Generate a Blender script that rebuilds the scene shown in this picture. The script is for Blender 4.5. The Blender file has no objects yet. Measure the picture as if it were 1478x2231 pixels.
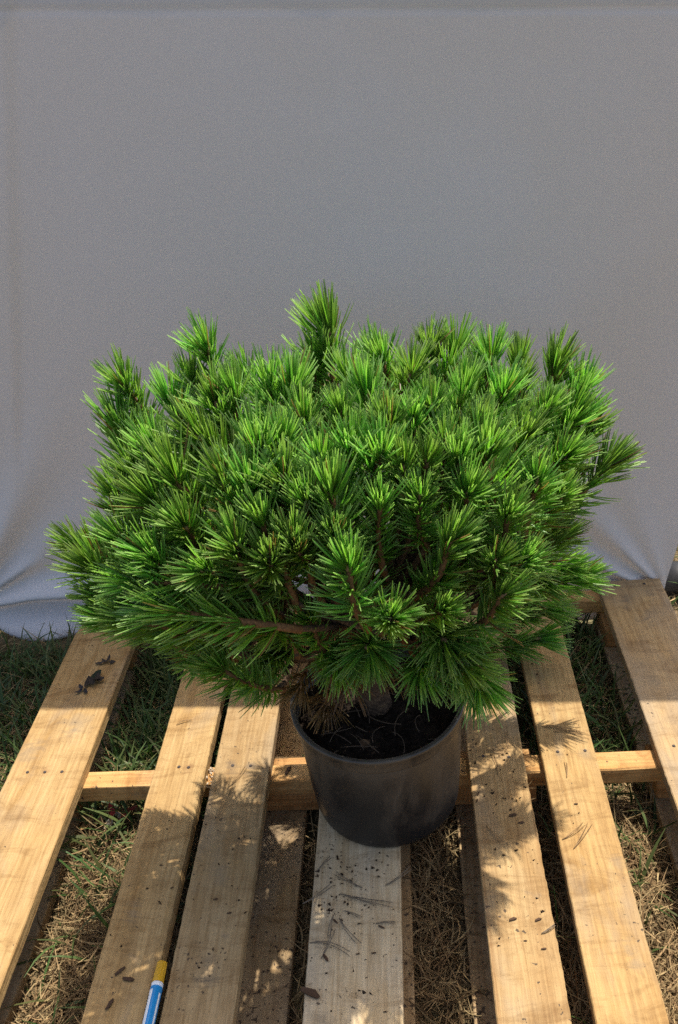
import bpy, bmesh, math, random
import numpy as np
from mathutils import Vector, Matrix, Quaternion

R = math.radians
rng = np.random.default_rng(7)
random.seed(7)
scene = bpy.context.scene
C = scene.collection

# ------------------------------------------------------------------ camera
W, H, F = 1478.0, 2231.0, 1857.8
PIT, YAW, ROLL, CAMH = R(31.2376), R(6.3089), R(-7.0780), 1.2004
fwd = Vector((-math.sin(YAW)*math.cos(PIT), math.cos(YAW)*math.cos(PIT), -math.sin(PIT)))
r0 = Vector((math.cos(YAW), math.sin(YAW), 0)); u0 = r0.cross(fwd)
rgt = math.cos(ROLL)*r0 + math.sin(ROLL)*u0
upv = -math.sin(ROLL)*r0 + math.cos(ROLL)*u0
CAM = Vector((0, 0, CAMH))
cd = bpy.data.cameras.new('camera'); cam = bpy.data.objects.new('camera', cd); C.objects.link(cam)
M = Matrix((rgt, upv, -fwd)).transposed().to_4x4(); M.translation = CAM
cam.matrix_world = M
cd.sensor_fit = 'VERTICAL'; cd.sensor_height = 36.0; cd.lens = F/H*36.0
cd.clip_start = 0.02; cd.clip_end = 2000
scene.camera = cam

def ray(px, py):
    return (fwd*F + rgt*(px-W/2) - upv*(py-H/2)).normalized()
def at_z(px, py, z=0.0):
    d = ray(px, py); return CAM + d*((z-CAMH)/d.z)
def at_y(px, py, y):
    d = ray(px, py); return CAM + d*(y/d.y)

# ------------------------------------------------------------------ light
SUN_L = Vector((-0.22, -0.345, -1.0)).normalized()     # direction the light travels
w = bpy.data.worlds.new('World'); scene.world = w; w.use_nodes = True
nt = w.node_tree; bg = nt.nodes['Background']
sky = nt.nodes.new('ShaderNodeTexSky'); sky.sky_type = 'NISHITA'; sky.sun_disc = False
elev = math.asin(-SUN_L.z); sky.sun_elevation = elev
sky.sun_rotation = math.atan2(-SUN_L.x, -SUN_L.y)
sky.air_density = 1.0; sky.dust_density = 4.0; sky.ozone_density = 0.6
nt.links.new(sky.outputs[0], bg.inputs[0]); bg.inputs[1].default_value = 0.15
sd = bpy.data.lights.new('sun', 'SUN'); sd.energy = 4.6; sd.angle = R(0.53); sd.color = (1.0, 0.95, 0.86)
so = bpy.data.objects.new('sun', sd); C.objects.link(so)
so.rotation_euler = SUN_L.to_track_quat('-Z', 'Y').to_euler()
so.location = (0, 3, 6)

vs = scene.view_settings
scene.display_settings.display_device = 'sRGB'
vs.view_transform = 'Standard'; vs.look = 'None'; vs.exposure = 0.55; vs.gamma = 1.0; vs.use_curve_mapping = False
scene.cycles.use_denoising = False; scene.cycles.denoiser = 'OPENIMAGEDENOISE'; scene.cycles.denoising_prefilter = 'ACCURATE'
scene.cycles.max_bounces = 8; scene.cycles.diffuse_bounces = 4; scene.cycles.transmission_bounces = 6
scene.cycles.sample_clamp_indirect = 6.0

# ------------------------------------------------------------------ helpers
def tag(o, label=None, cat=None, group=None, kind=None):
    if label: o['label'] = label
    if cat: o['category'] = cat
    if group: o['group'] = group
    if kind: o['kind'] = kind
    return o
def link(name, me, mat=None, parent=None):
    o = bpy.data.objects.new(name, me); C.objects.link(o)
    if mat is not None and me is not None and len(me.materials) == 0: me.materials.append(mat)
    if parent is not None: o.parent = parent
    return o
def empty(name, loc):
    o = bpy.data.objects.new(name, None); C.objects.link(o); o.location = loc; o.empty_display_size = 0.05
    return o
def mesh(name, v, f, smooth=False):
    me = bpy.data.meshes.new(name); me.from_pydata([tuple(map(float, p)) for p in v], [], f); me.update()
    if smooth: me.polygons.foreach_set('use_smooth', [True]*len(me.polygons))
    return me
def fast_mesh(name, V, Q, smooth=False, cols=None):
    """V (n,3) array, Q (m,4) or (m,3) int array"""
    V = np.ascontiguousarray(V, dtype=np.float32); Q = np.ascontiguousarray(Q, dtype=np.int32)
    me = bpy.data.meshes.new(name); k = Q.shape[1]
    me.vertices.add(len(V)); me.vertices.foreach_set('co', V.ravel())
    me.loops.add(Q.size); me.loops.foreach_set('vertex_index', Q.ravel())
    me.polygons.add(len(Q)); me.polygons.foreach_set('loop_start', np.arange(len(Q), dtype=np.int32)*k)
    me.update(calc_edges=True)
    if smooth: me.polygons.foreach_set('use_smooth', np.ones(len(Q), dtype=bool))
    if cols is not None:
        a = me.color_attributes.new('tint', 'FLOAT_COLOR', 'POINT')
        a.data.foreach_set('color', np.ascontiguousarray(cols, dtype=np.float32).ravel())
    me.validate(); return me

def mat(name):
    m = bpy.data.materials.new(name); m.use_nodes = True
    n = m.node_tree; b = n.nodes['Principled BSDF']; return m, n, b
def N(n, t, **k):
    x = n.nodes.new(t)
    for a, v in k.items(): setattr(x, a, v)
    return x
def setin(x, **k):
    for a, v in k.items(): x.inputs[a.replace('_', ' ')].default_value = v
    return x
def ramp(n, fac, stops):
    r = N(n, 'ShaderNodeValToRGB'); e = r.color_ramp.elements
    while len(e) < len(stops): e.new(0.5)
    for i, (p, c) in enumerate(stops):
        e[i].position = p; e[i].color = (c[0], c[1], c[2], 1) if not isinstance(c, (int, float)) else (c, c, c, 1)
    n.links.new(fac, r.inputs[0]); return r.outputs[0]
def noise(n, vec, scale, detail=3, rough=0.55, dist=0.0):
    x = N(n, 'ShaderNodeTexNoise'); setin(x, Scale=scale, Detail=detail, Roughness=rough, Distortion=dist)
    if vec is not None: n.links.new(vec, x.inputs['Vector'])
    return x.outputs[0]
def mapping(n, vec, scale=(1, 1, 1), loc=(0, 0, 0)):
    x = N(n, 'ShaderNodeMapping'); x.inputs['Scale'].default_value = scale; x.inputs['Location'].default_value = loc
    n.links.new(vec, x.inputs[0]); return x.outputs[0]
def mix(n, fac, a, b, mode='MIX'):
    x = N(n, 'ShaderNodeMix', data_type='RGBA', blend_type=mode)
    for sock, v in ((x.inputs[0], fac), (x.inputs[6], a), (x.inputs[7], b)):
        if hasattr(v, 'links') or hasattr(v, 'is_linked'): n.links.new(v, sock)
        elif isinstance(v, (int, float)): sock.default_value = v
        else: sock.default_value = (v[0], v[1], v[2], 1)
    return x.outputs[2]
def bump(n, b, hgt, strength=0.3, dist=0.002):
    x = N(n, 'ShaderNodeBump'); setin(x, Strength=strength, Distance=dist)
    n.links.new(hgt, x.inputs['Height']); n.links.new(x.outputs[0], b.inputs['Normal'])
def math_(n, op, a, b_=None):
    x = N(n, 'ShaderNodeMath', operation=op)
    for i, v in enumerate((a, b_)):
        if v is None: continue
        if isinstance(v, (int, float)): x.inputs[i].default_value = v
        else: n.links.new(v, x.inputs[i])
    return x.outputs[0]

# ------------------------------------------------------------------ materials
def wood(name, pale, dark, grey=0.3, dirt=0.15, seed=0, axis='Y', greycol=(0.27, 0.215, 0.15), spots=()):
    """weathered softwood; grain runs along `axis`"""
    m, n, b = mat(name)
    tc = N(n, 'ShaderNodeTexCoord'); g = tc.outputs['Object']
    off = (seed*3.1, seed*1.7, seed*0.9)
    sy = (1, 0.06, 1) if axis == 'Y' else ((0.06, 1, 1) if axis == 'X' else (1, 1, 0.06))
    v1 = mapping(n, g, tuple(s*1.0 for s in sy), off)
    n1 = noise(n, v1, 26, 4, 0.6, 1.2)
    n2 = noise(n, v1, 190, 3, 0.65, 0.3)
    n3 = noise(n, mapping(n, g, (1, 0.35, 1) if axis == 'Y' else (0.35, 1, 1), off), 9, 4, 0.6, 0.8)
    base = ramp(n, n1, [(0.30, dark), (0.52, pale), (0.72, tuple(min(1, c*1.12) for c in pale))])
    fine = ramp(n, n2, [(0.35, (0.68, 0.61, 0.52)), (0.6, (1, 1, 1))])
    col = mix(n, 0.75, base, fine, 'MULTIPLY')
    warm = ramp(n, n3, [(0.35, (0.93, 0.83, 0.66)), (0.62, (1.04, 1.03, 1.02))])
    col = mix(n, 0.6, col, warm, 'MULTIPLY')
    # greying with a shape of its own
    n4 = noise(n, mapping(n, g, (1, 0.45, 1), (seed*5.3, seed*2.2, 3)), 6.5, 5, 0.62, 0.6)
    gm = ramp(n, n4, [(0.66-0.36*grey, 0.0), (0.86-0.26*grey, 0.85)])
    col = mix(n, gm, col, greycol)
    # bluish mould stains
    n5 = noise(n, mapping(n, g, (1, 0.8, 1), (seed*2.3, seed*7.7, 1)), 15, 3, 0.5, 0.4)
    bm = ramp(n, n5, [(0.70, 0.0), (0.78, 0.55)])
    col = mix(n, bm, col, (0.18, 0.15, 0.12))
    # bands left by the saw and weather, across the grain
    n8 = noise(n, mapping(n, g, (0.55, 1.6, 1) if axis == 'Y' else (1.6, 0.55, 1), (seed*4.1, seed, 2)), 13, 5, 0.7, 1.5)
    bd = ramp(n, n8, [(0.32, (0.66, 0.60, 0.53)), (0.50, (1, 1, 1)), (0.68, (1.08, 1.08, 1.06))])
    col = mix(n, 0.85, col, bd, 'MULTIPLY')
    # stains round nails and knots
    for sx, sy_, sr, sc_ in spots:
        vm = N(n, 'ShaderNodeVectorMath', operation='DISTANCE'); n.links.new(mapping(n, g, (1, 0.7, 0)), vm.inputs[0]); vm.inputs[1].default_value = (sx, sy_*0.7, 0)
        dd = math_(n, 'ADD', math_(n, 'DIVIDE', vm.outputs['Value'], sr), math_(n, 'MULTIPLY', math_(n, 'SUBTRACT', n8, 0.5), 4.5))
        col = mix(n, ramp(n, dd, [(0.0, 0.5), (1.3, 0.0)]), col, sc_)
    # dirt specks
    n6 = noise(n, mapping(n, g, (1, 1, 1), (seed*1.3, 2, seed)), 120, 2, 0.5)
    n7 = noise(n, mapping(n, g, (1, 1, 1), (9, seed*1.9, seed)), 9, 3, 0.5)
    sp = math_(n, 'ADD', n6, math_(n, 'MULTIPLY', n7, 0.35))
    dm = ramp(n, sp, [(0.90-0.12*dirt, 0.0), (0.94-0.12*dirt, 0.9)])
    col = mix(n, dm, col, (0.06, 0.042, 0.028))
    n.links.new(col, b.inputs['Base Color'])
    rr = ramp(n, n2, [(0.3, 0.72), (0.7, 0.92)]); n.links.new(rr, b.inputs['Roughness'])
    b.inputs['Specular IOR Level'].default_value = 0.25
    # saw marks across the grain + grain relief
    saw = noise(n, mapping(n, g, (0.25, 1, 0.25) if axis == 'Y' else (1, 0.25, 0.25), off), 150, 2, 0.5, 0.2)
    hh = math_(n, 'ADD', n2, math_(n, 'MULTIPLY', saw, 0.5))
    bump(n, b, math_(n, 'ADD', hh, math_(n, 'MULTIPLY', n8, 0.8)), 0.6, 0.0028)
    return m

PALE, DARK = (0.60, 0.405, 0.185), (0.47, 0.285, 0.11)
MW = {
 'A': wood('wood_A', (0.415, 0.278, 0.126), (0.335, 0.206, 0.080), 0.38, 0.00, 1, spots=[(-0.740, 1.092, 0.010, (0.20, 0.10, 0.045)), (-0.706, 1.091, 0.008, (0.20, 0.10, 0.045)), (-0.790, 1.140, 0.030, (0.25, 0.19, 0.12)), (-0.720, 1.220, 0.030, (0.25, 0.19, 0.12))]),
 'B': wood('wood_B', (0.409, 0.271, 0.120), (0.335, 0.206, 0.080), 0.32, 0.09, 2, spots=[(-0.460, 1.090, 0.009, (0.20, 0.10, 0.045)), (-0.479, 1.092, 0.006, (0.20, 0.10, 0.045)), (-0.490, 0.800, 0.015, (0.25, 0.19, 0.12))]),
 'C': wood('wood_C', (0.381, 0.264, 0.133), (0.322, 0.206, 0.092), 0.50, 0.25, 3, spots=[(-0.376, 1.090, 0.014, (0.13, 0.11, 0.085)), (-0.342, 1.088, 0.014, (0.13, 0.11, 0.085)), (-0.352, 0.700, 0.022, (0.13, 0.11, 0.085)), (-0.360, 0.860, 0.018, (0.25, 0.19, 0.12))]),
 'D': wood('wood_D', (0.54, 0.42, 0.26), (0.44, 0.32, 0.18), 0.5, 0.35, 4, greycol=(0.42, 0.35, 0.25), spots=[(-0.190, 0.730, 0.012, (0.13, 0.11, 0.085)), (-0.175, 0.630, 0.020, (0.25, 0.19, 0.12))]),
 'E': wood('wood_E', (0.389, 0.264, 0.126), (0.322, 0.198, 0.086), 0.52, 0.34, 5, spots=[(0.070, 0.800, 0.012, (0.13, 0.11, 0.085))]),
 'F': wood('wood_F', (0.415, 0.278, 0.123), (0.348, 0.215, 0.086), 0.28, 0.11, 6, spots=[(0.270, 0.860, 0.012, (0.25, 0.19, 0.12)), (0.265, 1.090, 0.012, (0.25, 0.19, 0.12)), (0.218, 1.093, 0.007, (0.13, 0.11, 0.085)), (0.255, 0.730, 0.010, (0.25, 0.19, 0.12)), (0.260, 0.705, 0.012, (0.25, 0.19, 0.12))]),
 'G': wood('wood_G', (0.402, 0.264, 0.120), (0.322, 0.198, 0.082), 0.85, 0.11, 7, greycol=(0.27, 0.215, 0.15), spots=[(0.460, 1.450, 0.022, (0.13, 0.11, 0.085)), (0.440, 1.520, 0.020, (0.13, 0.11, 0.085)), (0.490, 1.540, 0.018, (0.13, 0.11, 0.085)), (0.490, 1.330, 0.020, (0.25, 0.19, 0.12)), (0.430, 1.260, 0.016, (0.25, 0.19, 0.12))]),
}
M_STR = wood('wood_stringer', (0.56, 0.34, 0.14), (0.44, 0.24, 0.085), 0.15, 0.35, 9, 'X')
M_BLK = wood('wood_block', (0.46, 0.26, 0.105), (0.36, 0.18, 0.065), 0.18, 0.3, 10, 'X')
M_BOT = wood('wood_bottom', (0.40, 0.28, 0.15), (0.30, 0.19, 0.09), 0.45, 0.8, 11)

def simple(name, col, rough=0.6, spec=0.3, var=0.0, scale=30, metallic=0.0, trans=0.0):
    m, n, b = mat(name)
    b.inputs['Roughness'].default_value = rough; b.inputs['Specular IOR Level'].default_value = spec
    b.inputs['Metallic'].default_value = metallic
    if var > 0:
        tc = N(n, 'ShaderNodeTexCoord'); nn = noise(n, tc.outputs['Object'], scale, 4, 0.6)
        c = ramp(n, nn, [(0.3, tuple(x*(1-var) for x in col)), (0.7, tuple(min(1, x*(1+var)) for x in col))])
        n.links.new(c, b.inputs['Base Color'])
        bump(n, b, nn, 0.3, 0.001)
    else: b.inputs['Base Color'].default_value = (*col, 1)
    return m

def leafy(name, rough=0.5, spec=0.35, trans=0.35, tmul=(1.0, 1.15, 0.55)):
    """blade/needle material: colour from the 'tint' attribute, thin-leaf translucency"""
    m, n, b = mat(name)
    at = N(n, 'ShaderNodeAttribute', attribute_name='tint'); oi = N(n, 'ShaderNodeObjectInfo')
    hv = N(n, 'ShaderNodeHueSaturation'); n.links.new(at.outputs[0], hv.inputs['Color'])
    v = N(n, 'ShaderNodeMapRange'); n.links.new(oi.outputs['Random'], v.inputs[0]); setin(v, To_Min=0.82, To_Max=1.16)
    n.links.new(v.outputs[0], hv.inputs['Value'])
    h2 = N(n, 'ShaderNodeMapRange'); n.links.new(oi.outputs['Random'], h2.inputs[0]); setin(h2, To_Min=0.488, To_Max=0.512)
    n.links.new(h2.outputs[0], hv.inputs['Hue'])
    n.links.new(hv.outputs[0], b.inputs['Base Color'])
    b.inputs['Roughness'].default_value = rough; b.inputs['Specular IOR Level'].default_value = spec
    t = N(n, 'ShaderNodeBsdfTranslucent')
    tm = mix(n, 1.0, hv.outputs[0], tmul, 'MULTIPLY'); n.links.new(tm, t.inputs[0])
    ms = N(n, 'ShaderNodeMixShader'); ms.inputs[0].default_value = trans
    n.links.new(b.outputs[0], ms.inputs[1]); n.links.new(t.outputs[0], ms.inputs[2])
    n.links.new(ms.outputs[0], n.nodes['Material Output'].inputs[0])
    return m
M_NEEDLE = leafy('pine_needle', 0.36, 0.5, 0.48, (1.0, 1.2, 0.5))
M_GRASS = leafy('grass_blade', 0.5, 0.35, 0.3)
M_STRAW = leafy('straw', 0.75, 0.15, 0.25, (1, 1, 0.9))

def bark_mat():
    m, n, b = mat('pine_bark'); tc = N(n, 'ShaderNodeTexCoord')
    n1 = noise(n, tc.outputs['Object'], 120, 4, 0.65, 0.5); v = N(n, 'ShaderNodeTexVoronoi'); setin(v, Scale=160)
    n.links.new(tc.outputs['Object'], v.inputs['Vector'])
    c = ramp(n, n1, [(0.3, (0.045, 0.026, 0.015)), (0.55, (0.13, 0.075, 0.04)), (0.75, (0.24, 0.15, 0.08))])
    n.links.new(c, b.inputs['Base Color']); b.inputs['Roughness'].default_value = 0.9
    h = math_(n, 'ADD', n1, v.outputs['Distance']); bump(n, b, h, 0.9, 0.004); return m
M_BARK = bark_mat()
M_STEM = simple('shoot_stem', (0.17, 0.085, 0.035), 0.8, 0.2, 0.45, 260)
M_BUD = simple('bud', (0.33, 0.20, 0.10), 0.7, 0.2, 0.3, 200)

def cloth_mat():
    m, n, b = mat('backdrop_cloth'); tc = N(n, 'ShaderNodeTexCoord'); o = tc.outputs['Object']
    n1 = noise(n, o, 1.9, 4, 0.55, 0.3)
    n0 = noise(n, mapping(n, o, (1, 1, 0.6), (4, 2, 1)), 0.9, 3, 0.5, 0.5)
    c = ramp(n, n1, [(0.32, (0.715, 0.675, 0.635)), (0.52, (0.735, 0.70, 0.68)), (0.70, (0.745, 0.725, 0.735))])
    c = mix(n, ramp(n, n0, [(0.4, 0.0), (0.65, 0.5)]), c, (0.72, 0.715, 0.74))
    n2 = noise(n, o, 900, 2, 0.6); wv = ramp(n, n2, [(0.3, (0.90, 0.90, 0.90)), (0.7, (1, 1, 1))])
    c = mix(n, 0.7, c, wv, 'MULTIPLY')
    n.links.new(c, b.inputs['Base Color']); b.inputs['Roughness'].default_value = 0.95; b.inputs['Specular IOR Level'].default_value = 0.05
    b.inputs['Sheen Weight'].default_value = 0.1
    n3 = noise(n, o, 14, 3, 0.5)
    hh = math_(n, 'ADD', math_(n, 'MULTIPLY', n2, 0.15), n3); n4 = noise(n, mapping(n, o, (3.2, 1, 0.5), (1, 0, 0)), 5.5, 4, 0.6, 0.8)
    bump(n, b, math_(n, 'ADD', hh, math_(n, 'MULTIPLY', n4, 2.0)), 0.16, 0.006)
    t = N(n, 'ShaderNodeBsdfTranslucent'); t.inputs[0].default_value = (0.74, 0.66, 0.57, 1)
    ms = N(n, 'ShaderNodeMixShader'); ms.inputs[0].default_value = 0.20
    n.links.new(b.outputs[0], ms.inputs[1]); n.links.new(t.outputs[0], ms.inputs[2])
    n.links.new(ms.outputs[0], n.nodes['Material Output'].inputs[0]); return m
M_CLOTH = cloth_mat()

def pot_mat():
    m, n, b = mat('pot_plastic'); tc = N(n, 'ShaderNodeTexCoord'); o = tc.outputs['Object']
    n1 = noise(n, mapping(n, o, (1, 1, 0.55)), 13, 5, 0.62, 0.8); n2 = noise(n, o, 70, 4, 0.6)
    sx = N(n, 'ShaderNodeSeparateXYZ'); n.links.new(o, sx.inputs[0])
    hi = ramp(n, math_(n, 'ADD', math_(n, 'MULTIPLY', sx.outputs[2], 3.0), math_(n, 'MULTIPLY', n1, 0.55)), [(0.55, 0.0), (0.95, 0.5)])
    n3 = noise(n, mapping(n, o, (1, 1, 0.12), (3, 1, 0)), 60, 3, 0.6); dr = ramp(n, n3, [(0.56, 0.0), (0.75, 0.3)])
    dm = math_(n, 'ADD', math_(n, 'ADD', ramp(n, n1, [(0.47, 0.0), (0.72, 0.42)]), hi), math_(n, 'MULTIPLY', dr, hi))
    sp = ramp(n, n2, [(0.66, 0.0), (0.74, 0.35)])
    c = mix(n, dm, (0.013, 0.013, 0.0135), (0.115, 0.092, 0.066)); c = mix(n, sp, c, (0.16, 0.13, 0.09))
    n.links.new(c, b.inputs['Base Color'])
    rr = ramp(n, n1, [(0.4, 0.33), (0.7, 0.62)]); n.links.new(rr, b.inputs['Roughness'])
    b.inputs['Specular IOR Level'].default_value = 0.45
    bump(n, b, n1, 0.08, 0.003); return m
M_POT = pot_mat()
M_SOIL = simple('potting_soil', (0.018, 0.0125, 0.009), 0.95, 0.1, 0.6, 90)
M_CRUMB = simple('soil_crumb', (0.035, 0.022, 0.014), 0.95, 0.1, 0.5, 200)
M_CHIP = simple('bark_chip', (0.075, 0.042, 0.024), 0.85, 0.2, 0.45, 160)
M_NAIL = simple('nail_steel', (0.055, 0.042, 0.036), 0.7, 0.3, 0.4, 300, 0.0)

def ground_mat():
    m, n, b = mat('ground_soil'); tc = N(n, 'ShaderNodeTexCoord'); o = tc.outputs['Object']
    n1 = noise(n, o, 34, 5, 0.65, 0.5); n2 = noise(n, o, 3.2, 4, 0.6)
    c = ramp(n, n1, [(0.3, (0.055, 0.037, 0.022)), (0.5, (0.13, 0.092, 0.052)), (0.72, (0.30, 0.225, 0.13))])
    g = ramp(n, n2, [(0.42, 0.0), (0.62, 0.45)]); c = mix(n, g, c, (0.07, 0.085, 0.03))
    n.links.new(c, b.inputs['Base Color']); b.inputs['Roughness'].default_value = 0.95; b.inputs['Specular IOR Level'].default_value = 0.1
    bump(n, b, n1, 0.8, 0.02); return m

# ------------------------------------------------------------------ ground
GZ = -0.138
def ground_h(x, y):
    return GZ + 0.006*np.sin(7.1*x+1.3*y) + 0.005*np.sin(5.3*y-2.1*x) + 0.003*np.sin(23*x+9*y)
xs = np.unique(np.concatenate([np.linspace(-1.8, 1.4, 90), [-400, -60, -12, -4, 4, 12, 60, 400]]))
ys = np.unique(np.concatenate([np.linspace(0.2, 3.2, 84), [-400, -60, -8, -1, 6, 14, 60, 400]]))
XX, YY = np.meshgrid(xs, ys, indexing='ij')
ZZ = np.where((np.abs(XX) < 2) & (YY > 0) & (YY < 4), ground_h(XX, YY), GZ)
V = np.stack([XX, YY, ZZ], -1).reshape(-1, 3)
ny = len(ys); i, j = np.meshgrid(np.arange(len(xs)-1), np.arange(ny-1), indexing='ij')
q0 = (i*ny+j).ravel(); Q = np.stack([q0, q0+ny, q0+ny+1, q0+1], -1)
tag(link('ground', fast_mesh('ground', V, Q, True), ground_mat()), 'dry soil ground covered with straw and grass under the pallet', 'ground', kind='structure')

# ------------------------------------------------------------------ pallet
EDG = dict(A=(-.812, -.664), B=(-.525, -.427), C=(-.410, -.305), D=(-.207, -.068), E=(.058, .157), F=(.188, .283), G=(.390, .528))
Y0, Y1, TH = 0.49, 1.589, 0.022
pallet = tag(empty('wooden_pallet', (-0.14, 1.04, GZ)), 'weathered wooden pallet of pale planks lying on the grass', 'pallet')
PO = pallet.location
def put(o):                     # a part built in world space: keep it there under its parent
    o.parent = pallet; o.location = -PO; return o
def plank(name, x0, x1, y0, y1, z0, z1, m, seed, rag=(0.0012, 0.0012), wane=None, taper=None, ny=150, bow=0.0):
    """a sawn board along Y with slightly ragged arrises, eased edges and an optional waney edge"""
    g = np.random.default_rng(seed); V = []; Fc = []
    def walk(a, step):
        x = np.cumsum(g.normal(0, 1, ny+1)); x -= np.linspace(x[0], x[-1], ny+1); x = x/(np.abs(x).max()+1e-6)
        return 0.22*a*x + g.normal(0, step*0.35, ny+1)
    l = walk(rag[0]*1.6, rag[0]*0.45); r = walk(rag[1]*1.6, rag[1]*0.45); tz = walk(0.0007, 0.00008)
    e = 0.0016
    for k in range(ny+1):
        y = y0+(y1-y0)*k/ny; xl = x0+l[k]; xr = x1+r[k]; zt = z1+tz[k]+bow*math.sin(math.pi*k/ny); zb = z0+tz[k]
        if taper and y > taper[0]: xl += (y-taper[0])*taper[1]
        wr = wane(y) if wane else 0.0
        xm = [xl+(xr-xl)*t for t in (0.25, 0.5, 0.75)]
        ring = [(xl, y, zb), (xl, y, zt-e), (xl+e, y, zt)] + [(x, y, zt-0.0004) for x in xm] + \
               [(xr-e-wr, y, zt), (xr-wr*0.35, y, zt-e-wr*0.45), (xr, y, zb)]
        V += ring
    nr = 9
    for k in range(ny):
        for a in range(nr):
            b_ = (a+1) % nr
            Fc.append((k*nr+a, (k+1)*nr+a, (k+1)*nr+b_, k*nr+b_))
    Fc.append(tuple(range(nr))); Fc.append(tuple(reversed(range(ny*nr, ny*nr+nr))))
    return put(link(name, mesh(name, V, Fc), m))
wB = lambda y: 0.010*(0.55+0.45*math.sin(9*y+1))*(1 if y < 1.0 else max(0.15, 1-(y-1.0)*3))
plank('deck_board', *EDG['A'], Y0, Y1, -TH, 0, MW['A'], 11, (0.0012, 0.0010), taper=(1.50, 0.16))
plank('deck_board', *EDG['B'], Y0, Y1, -TH, 0, MW['B'], 12, (0.0014, 0.002), wane=wB)
plank('deck_board', *EDG['C'], Y0+.004, Y1-.003, -TH, 0, MW['C'], 13, (0.0014, 0.0012))
plank('deck_board', *EDG['D'], Y0, Y1, -TH, 0, MW['D'], 14)
plank('deck_board', *EDG['E'], Y0-.003, Y1+.002, -TH, 0, MW['E'], 15, (0.0012, 0.0026))
plank('deck_board', *EDG['F'], Y0, Y1-.002, -TH, 0, MW['F'], 16)
plank('deck_board', *EDG['G'], Y0+.002, Y1, -TH, 0, MW['G'], 17, (0.002, 0.0012))

def box(name, x0, x1, y0, y1, z0, z1, m, bev=0.002, seed=0, nseg=1):
    bm = bmesh.new(); bmesh.ops.create_cube(bm, size=1)
    for v in bm.verts:
        v.co = Vector((x0 if v.co.x < 0 else x1, y0 if v.co.y < 0 else y1, z0 if v.co.z < 0 else z1))
    if nseg > 1:
        es = [e for e in bm.edges if abs(e.verts[0].co.x-e.verts[1].co.x) > 1e-5]
        bmesh.ops.subdivide_edges(bm, edges=es, cuts=nseg)
    g = np.random.default_rng(seed)
    bmesh.ops.bevel(bm, geom=[e for e in bm.edges if len(e.link_faces) == 2 and e.calc_face_angle(0) > 0.5], offset=bev, segments=1, affect='EDGES')
    for v in bm.verts: v.co += Vector(g.normal(0, 0.0006, 3))
    me = bpy.data.meshes.new(name); bm.to_mesh(me); bm.free()
    return put(link(name, me, m))
SZ1, SZ0 = -TH-0.0005, -0.060
for k, (ya, yb) in enumerate(((0.492, 0.532), (1.068, 1.109), (1.552, 1.588))):
    box('stringer', EDG['A'][0]+.004, EDG['G'][1]-.004, ya, yb, SZ0, SZ1, M_STR, 0.002, 40+k, 24)
BZ1 = -0.107
BOT = [(-.805, -.692), (-.392, -.250), (-.192, -.056), (.030, .168), (.389, .525)]
for k, (xa, xb) in enumerate(BOT):
    plank('bottom_board', xa, xb, Y0+.003, Y1-.004, BZ1-0.02, BZ1, M_BOT, 60+k)
    for ya, yb in ((0.494, 0.60), (1.0695, 1.16), (1.487, 1.5865)):
        if k == 1: xa2, xb2 = xa-.012, xb+.03
        elif k == 3: xa2, xb2 = xa-.03, xb+.01
        else: xa2, xb2 = xa+.003, xb-.003
        box('block', xa2, xb2, ya, yb, BZ1+.0005, SZ0-.0005, M_BLK, 0.0025, 80+k)
# splinters standing off the rough edge of one plank
gs = np.random.default_rng(91)
for k in range(16):
    y = gs.uniform(0.98, 1.12) if k < 11 else gs.uniform(0.75, 1.25); L = gs.uniform(0.006, 0.018); a = gs.uniform(-1.2, 1.2); wv = gs.uniform(0.0006, 0.0014)
    dx, dy = L*math.cos(a), L*math.sin(a); x0 = EDG['E'][1]-0.003; z0 = gs.uniform(-0.008, 0.0)
    Vv = [(x0, y-wv, z0), (x0, y+wv, z0), (x0, y, z0+wv*1.5), (x0+dx, y+dy, z0+gs.uniform(-0.002, 0.005))]
    put(link('splinter', mesh('splinter', Vv, [(0, 1, 2), (0, 3, 1), (1, 3, 2), (2, 3, 0)]), MW['E']))
# nails
nb = bmesh.new(); bmesh.ops.create_cone(nb, cap_ends=True, segments=8, radius1=0.0034, radius2=0.0026, depth=0.0016)
nme = bpy.data.meshes.new('nail_head'); nb.to_mesh(nme); nb.free(); nme.materials.append(M_NAIL)
for nx, nyy in [(-.775, 1.093), (-.740, 1.092), (-.706, 1.091), (-.479, 1.092), (-.460, 1.090), (-.376, 1.090), (-.342, 1.088), (.218, 1.093), (.266, 1.093), (.421, 1.096), (.475, 1.09),
                (.085, 1.09), (.13, 1.085), (.425, 1.571), (.49, 1.572), (.21, 1.57), (.255, 1.571), (-.77, 1.571), (-.71, 1.571), (.09, 1.571), (.125, 1.571)]:
    o = put(link('nail', nme)); o.rotation_euler = (random.gauss(0, .12), random.gauss(0, .12), random.random()*6); o.location = Vector((nx, nyy, 0.0002))-PO

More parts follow.
